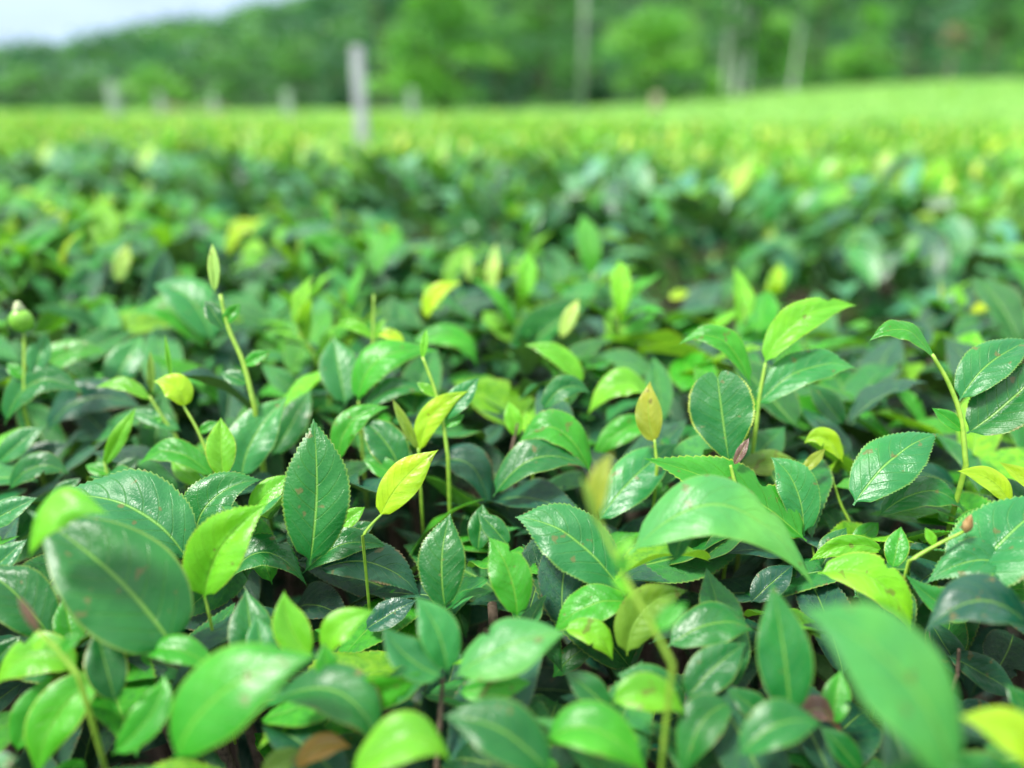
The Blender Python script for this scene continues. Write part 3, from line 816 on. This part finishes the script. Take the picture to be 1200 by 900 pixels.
# ------------------------------------------------------------------ the rest of the field
def cards(P, size, col, up=.5, seed=0, aspect=.5):
    """small pointed bent leaf tufts, one quad pair each"""
    g = np.random.default_rng(seed); n = len(P); az = g.uniform(0, 6.283, n); el = np.arcsin(np.clip(g.normal(up, .35, n), -.6, .98))
    y = np.stack([np.cos(az)*np.cos(el), np.sin(az)*np.cos(el), np.sin(el)], 1)
    x = np.cross(y, np.array([0, 0, 1.])+g.normal(0, .35, (n, 3))); x /= np.linalg.norm(x, axis=1, keepdims=True); z = np.cross(x, y)
    s = np.asarray(size)[:, None]; w = s*aspect
    a = P; b = P+y*s*.45+x*w*.5+z*s*.08; c = P+y*s*.55-x*w*.5+z*s*.08; m = P+y*s*.5; d = P+y*s-z*s*.08
    V = np.stack([a, b, m, c, d], 1).reshape(-1, 3); i = np.arange(n)[:, None]*5
    F = np.concatenate([i+np.array([[0, 1, 2, 2]])[:, :3], i+np.array([[0, 2, 3]]), i+np.array([[1, 4, 2]]), i+np.array([[2, 4, 3]])], 0)
    return V, F, np.repeat(col, 5, 0)
q_start = ROWQ+NROW*ROWP-.86
pts, sizes, cols = [], [], []
def field_points(n, y0, y1, size, seed):
    g = np.random.default_rng(seed); y = g.uniform(y0, y1, n*2); x = g.uniform(-1, 1, n*2)*(y*.78+3)
    q = EDGE_N[0]*x+EDGE_N[1]*y; k = q > q_start; x, y, q = x[k], y[k], q[k]
    ph = ((q-(q_start+.86)+ROWP/2) % ROWP)-ROWP/2; prof = 1-np.clip((np.abs(ph)-.55)/.33, 0, 1)**2*.55
    z = ground_h(x, y)+TOP*prof-np.abs(g.normal(0, .03, len(x)))
    P = np.stack([x, y, z], 1)
    pal = np.array([(.24, .47, .12), (.17, .40, .11), (.33, .52, .14), (.27, .50, .14)]); c = pal[g.choice(4, len(x), p=[.40, .20, .08, .32])]
    c = c*g.uniform(.8, 1.2, (len(x), 1)); return P, g.uniform(*size, len(x)), c
for a in ((46000, 3, 20, (.075, .115), 1), (30000, 20, 42, (.14, .22), 2), (26000, 40, 72, (.25, .38), 3)):
    P, s, c = field_points(*a); pts.append(P); sizes.append(s); cols.append(c)
V, F, C = cards(np.vstack(pts), np.concatenate(sizes), np.vstack(cols), .55, 5, .55)
fo = link('tea_field', mesh_np('tea_field', V, F, M_TREE, None, C, smooth=False)); tag(fo, 'lime green tea field of clipped rows reaching up to the trees', 'tea field', kind='stuff')
# clipped body of those rows under the young tips
qs = []; 
ss = np.arange(-75, 75.1, 1.5); VV, FF = [], []; m = 0
for k in range(44):
    qc = q_start+.86+k*ROWP
    offs = [(-.84, .05), (-.72, .45), (-.5, .64), (-.2, .68), (.2, .68), (.5, .64), (.72, .45), (.84, .05)]
    keep = []
    for s in ss:
        x, y = EDGE_D*s+EDGE_N*qc
        keep.append(2 < y < 74 and abs(x) < y*.8+6)
    for j in range(len(ss)-1):
        if not (keep[j] and keep[j+1]): continue
        quad = []
        for s in (ss[j], ss[j+1]):
            for (dq, hz) in offs:
                x, y = EDGE_D*s+EDGE_N*(qc+dq); quad.append((x, y, float(ground_h(x, y))+hz))
        VV += quad; n = len(offs)
        for i in range(n-1): FF.append((m+i, m+i+1, m+n+i+1, m+n+i))
        m += 2*n
M_ROW = simple_mat('clipped_tea_row', (.14, .34, .08), (.20, .44, .11), 3, .7, .6, .03)
rb = link('clipped_rows', mesh_np('clipped_rows', VV, FF, M_ROW), fo); rb['kind'] = 'stuff'

# ------------------------------------------------------------------ posts
def square_post(name, px, ytop, depth, wid, mat, label, ybase=None, round_=False, h=None, group=None, category='post'):
    P = unproj(px, ytop, depth); x, y = P[0], P[1]; gh = float(ground_h(x, y)); H = P[2]-gh
    e = empty(name, (x, y, gh)); tag(e, label, category, group)
    if round_:
        V, F = tube([(0, 0, -.2), (0, 0, H*.5), (0, 0, H)], [wid*.55, wid*.5, wid*.42], 14); link('shaft', mesh_py('shaft', V, F, mat), e)
    else:
        w = wid/2; c = w*.16; prof = [(-w+c, -w), (w-c, -w), (w, -w+c), (w, w-c), (w-c, w), (-w+c, w), (-w, w-c), (-w, -w+c)]
        V = []; F = []
        for (z, k) in ((-.2, 1), (H-.04, .93), (H, .85)): V += [(a*k, b*k, z) for a, b in prof]
        for i in range(2):
            for j in range(8): F.append((i*8+j, i*8+(j+1) % 8, i*8+8+(j+1) % 8, i*8+8+j))
        F.append(tuple(range(16, 24))); link('shaft', mesh_py('shaft', V, F, mat, False), e)
    return e, H
e, H = square_post('concrete_post', 418, 54, 4.3, .068, M_CONC, 'pale grey concrete post standing tall among the blurred tea rows')
for px, yt, dep, wd, lab in ((130, 96, 15, .19, 'short pale post, leftmost in the hazy row below the hill'), (186, 108, 18, .15, 'small grey post right of the leftmost short post'),
                        (250, 112, 19, .16, 'small grey post in front of the bare earth bank'), (336, 106, 17, .18, 'short grey-green post left of the tall concrete post'), (482, 104, 17, .17, 'short grey post right of the tall concrete post')):
    square_post('concrete_post', px, yt, dep, wd, M_POST, lab)
square_post('utility_pole', 688, -90, 30, .22, M_BARKG, 'tall pale grey pole rising between the two round trees', round_=True, category='pole')
square_post('tree_stump', 770, 109, 34, .5, M_STUMP, 'short pinkish brown stump at the foot of the right round tree', round_=True, category='stump')

# ------------------------------------------------------------------ trees
def crown_mesh(name, blobs, n_per, size, pal, seed):
    g = np.random.default_rng(seed); P, C = [], []
    for (c, rad) in blobs:
        n = int(n_per*(rad[0]*rad[2])**.8)+10
        d = g.normal(0, 1, (n, 3)); d /= np.linalg.norm(d, axis=1, keepdims=True); d[:, 2] = np.abs(d[:, 2])*.9+d[:, 2]*.1
        rr = g.uniform(.72, 1.08, (n, 1)); P.append(np.array(c)+d*rr*np.array(rad))
        base = pal[g.integers(len(pal))]; C.append(np.array(base)*g.uniform(.75, 1.25, (n, 1))*np.ones((n, 3)))
    P = np.vstack(P); C = np.vstack(C)
    V, F, C = cards(P, g.uniform(size*.7, size*1.3, len(P)), C, .1, seed, .7)
    return mesh_np(name, V, F, M_TREE, None, C, smooth=False)
def tree(name, px, depth, wid, top_y, label, pal, seed, bark=None, trunk_r=.22, group=None, low=.12, size=.38, base_y=None, dens=55, open_=0.0, nb=26):
    r = random.Random(seed); bx = unproj(px, 125, depth); x, y = bx[0], bx[1]; gh = float(terrain(x, y))
    H = unproj(px, top_y, depth)[2]-gh
    e = empty(name, (x, y, gh)); tag(e, label, 'tree', group)
    V0, F0 = [], []
    def add(pts, rad, n=8):
        V, F = tube(smooth_path(pts, 8), np.linspace(rad[0], rad[1], 8), n); m = sum(len(v) for v in V0); V0.append(V); F0.extend([tuple(k+m for k in f) for f in F])
    tx = r.uniform(-.03, .03)*H; add([(0, 0, -.3), (tx*.5, 0, H*.35), (tx, 0, H*.8)], (trunk_r, trunk_r*.3))
    blobs = []
    for i in range(nb):
        a = r.uniform(0, 6.28); zz = r.uniform(low, 1); k = math.sin(math.pi*min(1, (zz-low)/(1-low)*.86+.14))**.6
        rad = wid/2*k*r.uniform(.25, .8); c = (rad*math.cos(a)+tx, rad*math.sin(a), H*zz*.88+H*.02)
        br = wid*r.uniform(.14, .24)*(1-open_*.5); blobs.append((c, (br, br, br*.75)))
        if i % 3 == 0: add([(tx*zz, 0, H*max(.12, zz*.6)), (c[0]*.5, c[1]*.5, (H*zz*.6+c[2])/2+.1), c], (trunk_r*.4, trunk_r*.1), 6)
    link('trunk', mesh_py('trunk', np.vstack(V0), F0, bark or M_BARK), e)
    link('crown', crown_mesh('crown', blobs, dens, size, pal, seed), e); return e
def terrain(x, y):
    h = ground_h(np.asarray(x, float), np.asarray(y, float))
    return h
LT = [(.12, .37, .05), (.16, .43, .06), (.08, .28, .05), (.19, .46, .07)]
MD = [(.06, .22, .05), (.09, .28, .06), (.045, .17, .05), (.11, .32, .07)]
DK = [(.018, .11, .055), (.03, .14, .06), (.04, .17, .06)]
tree('broadleaf_tree', 525, 46, 8.4, -8, 'broad rounded bright green tree, the larger one left of centre', LT, 1, low=.06, nb=40)
tree('broadleaf_tree', 762, 52, 7.2, 8, 'rounded lime green tree right of the tall grey pole', LT, 2, low=.10, nb=34)
tree('broadleaf_tree', 640, 62, 8.5, -30, 'mid green tree filling the gap behind the two round trees', MD, 3, low=.05, nb=34)
tree('broadleaf_tree', 450, 70, 5.0, -60, 'narrow dark tree behind the left edge of the large round tree', DK, 4, low=.1)
tree('broadleaf_tree', 860, 58, 5.0, -20, 'open crowned tree with pale trunk at the field edge', MD, 5, bark=M_PALEBARK, trunk_r=.26, low=.5, open_=.4)
tree('broadleaf_tree', 900, 60, 5.5, 20, 'light green bushy tree beside the pale trunked tree', LT, 6, low=.15)
tree('broadleaf_tree', 950, 64, 6, -30, 'tall mid green tree on the rising right of the field', MD, 7, low=.1)
tree('broadleaf_tree', 1010, 60, 5.5, 10, 'yellow-green tree on the upper field edge', LT, 8, low=.12)
tree('broadleaf_tree', 1060, 66, 6, -10, 'dark green tree behind the withered pinkish treetop', DK, 9, low=.1)
tree('broadleaf_tree', 1150, 62, 6.5, -20, 'mid green spreading tree near the right edge', MD, 10, low=.1)
tree('broadleaf_tree', 1215, 60, 6, 0, 'bright green tree cut by the right edge of the view', LT, 11, low=.1)
tree('withered_tree', 1105, 54, 1.9, 22, 'small withered tree with a pinkish brown top', [(.30, .24, .18), (.26, .22, .15)], 12, low=.68, trunk_r=.16, nb=9, size=.3)
tree('broadleaf_tree', 700, 66, 5, 40, 'low bluish green tree behind the tall grey pole', DK, 13, low=.08)
tree('broadleaf_tree', 585, 64, 5, 30, 'dark low tree at the right foot of the large round tree', DK, 14, low=.05)
for i, (px, dep, wd, ty, pal, lab) in enumerate(((30, 60, 6, 84, MD, 'low shrubby tree at the left edge below the sky'), (110, 66, 6, 72, MD, 'low tree behind the leftmost short post'), (190, 62, 6, 78, LT, 'low tree above the bare earth bank'),
        (275, 60, 6, 66, MD, 'low round tree right of the bare earth bank'), (345, 64, 6, 52, MD, 'tree behind the short post left of the tall concrete post'), (395, 68, 5, 45, DK, 'dark tree directly behind the tall concrete post'),
        (805, 66, 6, -10, MD, 'tall tree just behind the lime green round tree'), (835, 50, 2.2, 88, LT, 'small yellow-green bush at the foot of the pale trunked tree'))):
    tree('broadleaf_tree', px, dep, wd, ty, lab, pal, 40+i, low=.08, nb=20, trunk_r=.14)
for i, (px, dep, lab) in enumerate(((848, 55, 'slim pale bare trunk, left of the pair at the field edge'), (872, 57, 'slim pale bare trunk, right of the pair at the field edge'), (925, 57, 'slim pale trunk between light green crowns'))):
    tree('pale_trunk_tree', px, dep, 2.4, -25, lab, MD, 60+i, bark=M_PALEBARK, trunk_r=.2, low=.7, nb=8)

# bare bank at the left
V, F = [], []
g = np.random.default_rng(3); n = 40
for i in range(n):
    t = i/(n-1); px = 165+110*t; c = unproj(px, 130, 56); k = math.sin(math.pi*t)**.5
    hh = (1.0+.35*math.sin(9*t)+.15*g.uniform(-1, 1))*k+.03
    for (dy, z) in ((-1.2, -.4), (-.7, hh*.6), (-.2, hh), (.8, hh*1.05), (2.5, -.4)): V.append((c[0], c[1]+dy+.2*g.uniform(-1, 1), float(ground_h(c[0], c[1]))+z+.25))
for i in range(n-1):
    for j in range(4): F.append((i*5+j, (i+1)*5+j, (i+1)*5+j+1, i*5+j+1))
bk = link('earth_bank', mesh_py('earth_bank', V, F, M_BANK)); tag(bk, 'low bank of bare brown earth at the left field edge', 'bank', kind='structure')

# ------------------------------------------------------------------ wooded hill behind
def hill_h(x, y):
    d = np.clip((y-95)/120, 0, 1.3)
    ridge = 10+ 30*smst(-95, 10, x)+8*smst(20, 150, x)+2.0*np.sin(x*.07)+1.2*np.sin(x*.19+1)
    return ridge*np.clip(d, 0, 1)**.9*(1-.25*np.clip(d-1, 0, 1))
hx = np.linspace(-230, 260, 80); hy = np.linspace(92, 330, 30); X, Y = np.meshgrid(hx, hy); Z = hill_h(X, Y)-.3
idx = np.arange(X.size).reshape(X.shape); HF = np.stack([idx[:-1, :-1], idx[:-1, 1:], idx[1:, 1:], idx[1:, :-1]], -1).reshape(-1, 4)
hl = link('hill', mesh_np('hill', np.stack([X, Y, Z], -1).reshape(-1, 3), HF, M_HILL)); tag(hl, 'green wooded hillside rising to the right behind the field', 'hill', kind='structure')
g = np.random.default_rng(8); blobs = []
for i in range(1500):
    y = g.uniform(95, 225); x = g.uniform(-.72, .72)*y; z = float(hill_h(x, y)); r = g.uniform(1.6, 3.4); blobs.append(((x, y, z+r*.8), (r, r, r*1.0)))
wd = link('wood', crown_mesh('wood', blobs, 9, .95, DK+DK[:1]+MD[:2], 9)); tag(wd, 'dense green wood covering the hillside behind the field', 'wood', kind='stuff')

# ------------------------------------------------------------------ labels of the near bushes
NEAR = sorted(((b, project(b['c']+np.array([0, 0, TOP]))) for b in BUSHES.values()), key=lambda t: t[1][2])
LAB = {
 (-1, 1): 'tea bush at the lower right with a large pale blurred leaf and a yellow leaf',
 (1, 0): 'tea bush at the lower left with a large dark leaf whose tip folds over',
 (0, 1): 'tea bush with a broad pale arching leaf and a long stem tipped orange-yellow',
 (2, 0): 'tea bush cut by the left edge beside the large dark leaf with a folded tip',
 (0, 2): 'tea bush on the right with a rounded glossy leaf and two small yellow leaves',
 (1, 1): 'tea bush with a tall upright serrated leaf and a pale yellow pointed leaf',
 (-1, 3): 'dim tea bush at the right edge just beyond the bluish glossy leaf',
 (1, 2): 'tea bush carrying the heart-shaped leaf with a notched tip',
 (2, 1): 'tea bush with a small hooked yellow leaf and a round stalked green capsule',
 (0, 3): 'leafy tea bush just behind the rounded glossy leaf',
 (2, 2): 'tea bush directly behind the arching bright green leaf in the middle',
 (3, 1): 'tea bush at the left edge just behind the round capsule',
 (0, 4): 'tea bush at the right edge bordering the furrow beyond the shoot with paired leaves',
 (1, 3): 'softly blurred tea bush right behind the heart-shaped leaf',
 (3, 2): 'tea bush behind the glossy leaf that reflects the sky',
 (4, 1): 'out-of-focus tea bush cut by the left edge some way behind the capsule',
 (1, 4): 'blurred tea bush on the furrow edge behind the bright green lance-shaped leaf',
 (2, 3): 'blurred tea bush behind the yellow leaf of the young shoot in the middle',
 (4, 2): 'blurred tea bush behind the small hooked yellow leaf'}
for b, (sx, sy, sz) in NEAR:
    lab = LAB.get(b['key']) or ('out-of-focus tea bush far up the left part of the near hedge' if sx < 230 else 'out-of-focus tea bush along the furrow edge in the centre of the near hedge')
    tag(b['e'], lab, 'tea bush', 'tea bushes of the near hedge')

# ------------------------------------------------------------------ light and sky
EL, AZ = math.radians(62), math.radians(-120)      # AZ from +Y towards +X
sun_d = bpy.data.lights.new('sun', 'SUN'); sun_d.energy = 2.5; sun_d.angle = math.radians(12); sun_d.color = (1, .96, .88)
sun = bpy.data.objects.new('sun', sun_d); COL.objects.link(sun); sun.location = (0, 0, 30)
dirv = Vector((math.sin(AZ)*math.cos(EL), math.cos(AZ)*math.cos(EL), math.sin(EL)))
sun.rotation_euler = dirv.to_track_quat('Z', 'Y').to_euler()
w = bpy.data.worlds.new('World'); scene.world = w; w.use_nodes = True
class WT(NT):
    def __init__(s, w): s.t = w.node_tree; s.n = s.t.nodes; s.l = s.t.links
t = WT(w); w.node_tree.nodes.clear()
out = t.node('ShaderNodeOutputWorld'); bg = t.node('ShaderNodeBackground'); bg.inputs[1].default_value = .055
sky = t.node('ShaderNodeTexSky', sky_type='NISHITA'); sky.sun_disc = False; sky.sun_elevation = EL; sky.sun_rotation = AZ; sky.air_density = 1.0; sky.dust_density = 1.5
tc = t.node('ShaderNodeTexCoord')
mp = t.node('ShaderNodeMapping'); mp.inputs['Scale'].default_value = (1, 1, 2.6); t.l.new(tc.outputs['Generated'], mp.inputs['Vector'])
cl = t.noise(mp.outputs[0], 3.2, 6, .55)
cloud = t.ramp(cl, .34, .60, .30, .95)
sz_ = t.node('ShaderNodeSeparateXYZ'); t.l.new(tc.outputs['Generated'], sz_.inputs[0])
zen = t.ramp(sz_.outputs[2], .06, .55)                      # an overcast sky is brightest overhead
cc = t.mix(zen, (4.8, 6.2, 8.2, 1), (14.0, 14.2, 14.2, 1))
t.l.new(t.mix(cloud, sky.outputs[0], cc), bg.inputs[0]); t.l.new(bg.outputs[0], out.inputs[0])

vs = scene.view_settings; vs.view_transform = 'Standard'; vs.look = 'None'; vs.exposure = 1.57; vs.gamma = 1; vs.use_curve_mapping = False
scene.render.engine = 'CYCLES'
cy = scene.cycles; cy.use_denoising = True; cy.max_bounces = 8; cy.diffuse_bounces = 4; cy.glossy_bounces = 3; cy.transmission_bounces = 6
try: cy.denoiser = 'OPENIMAGEDENOISE'
except Exception: pass
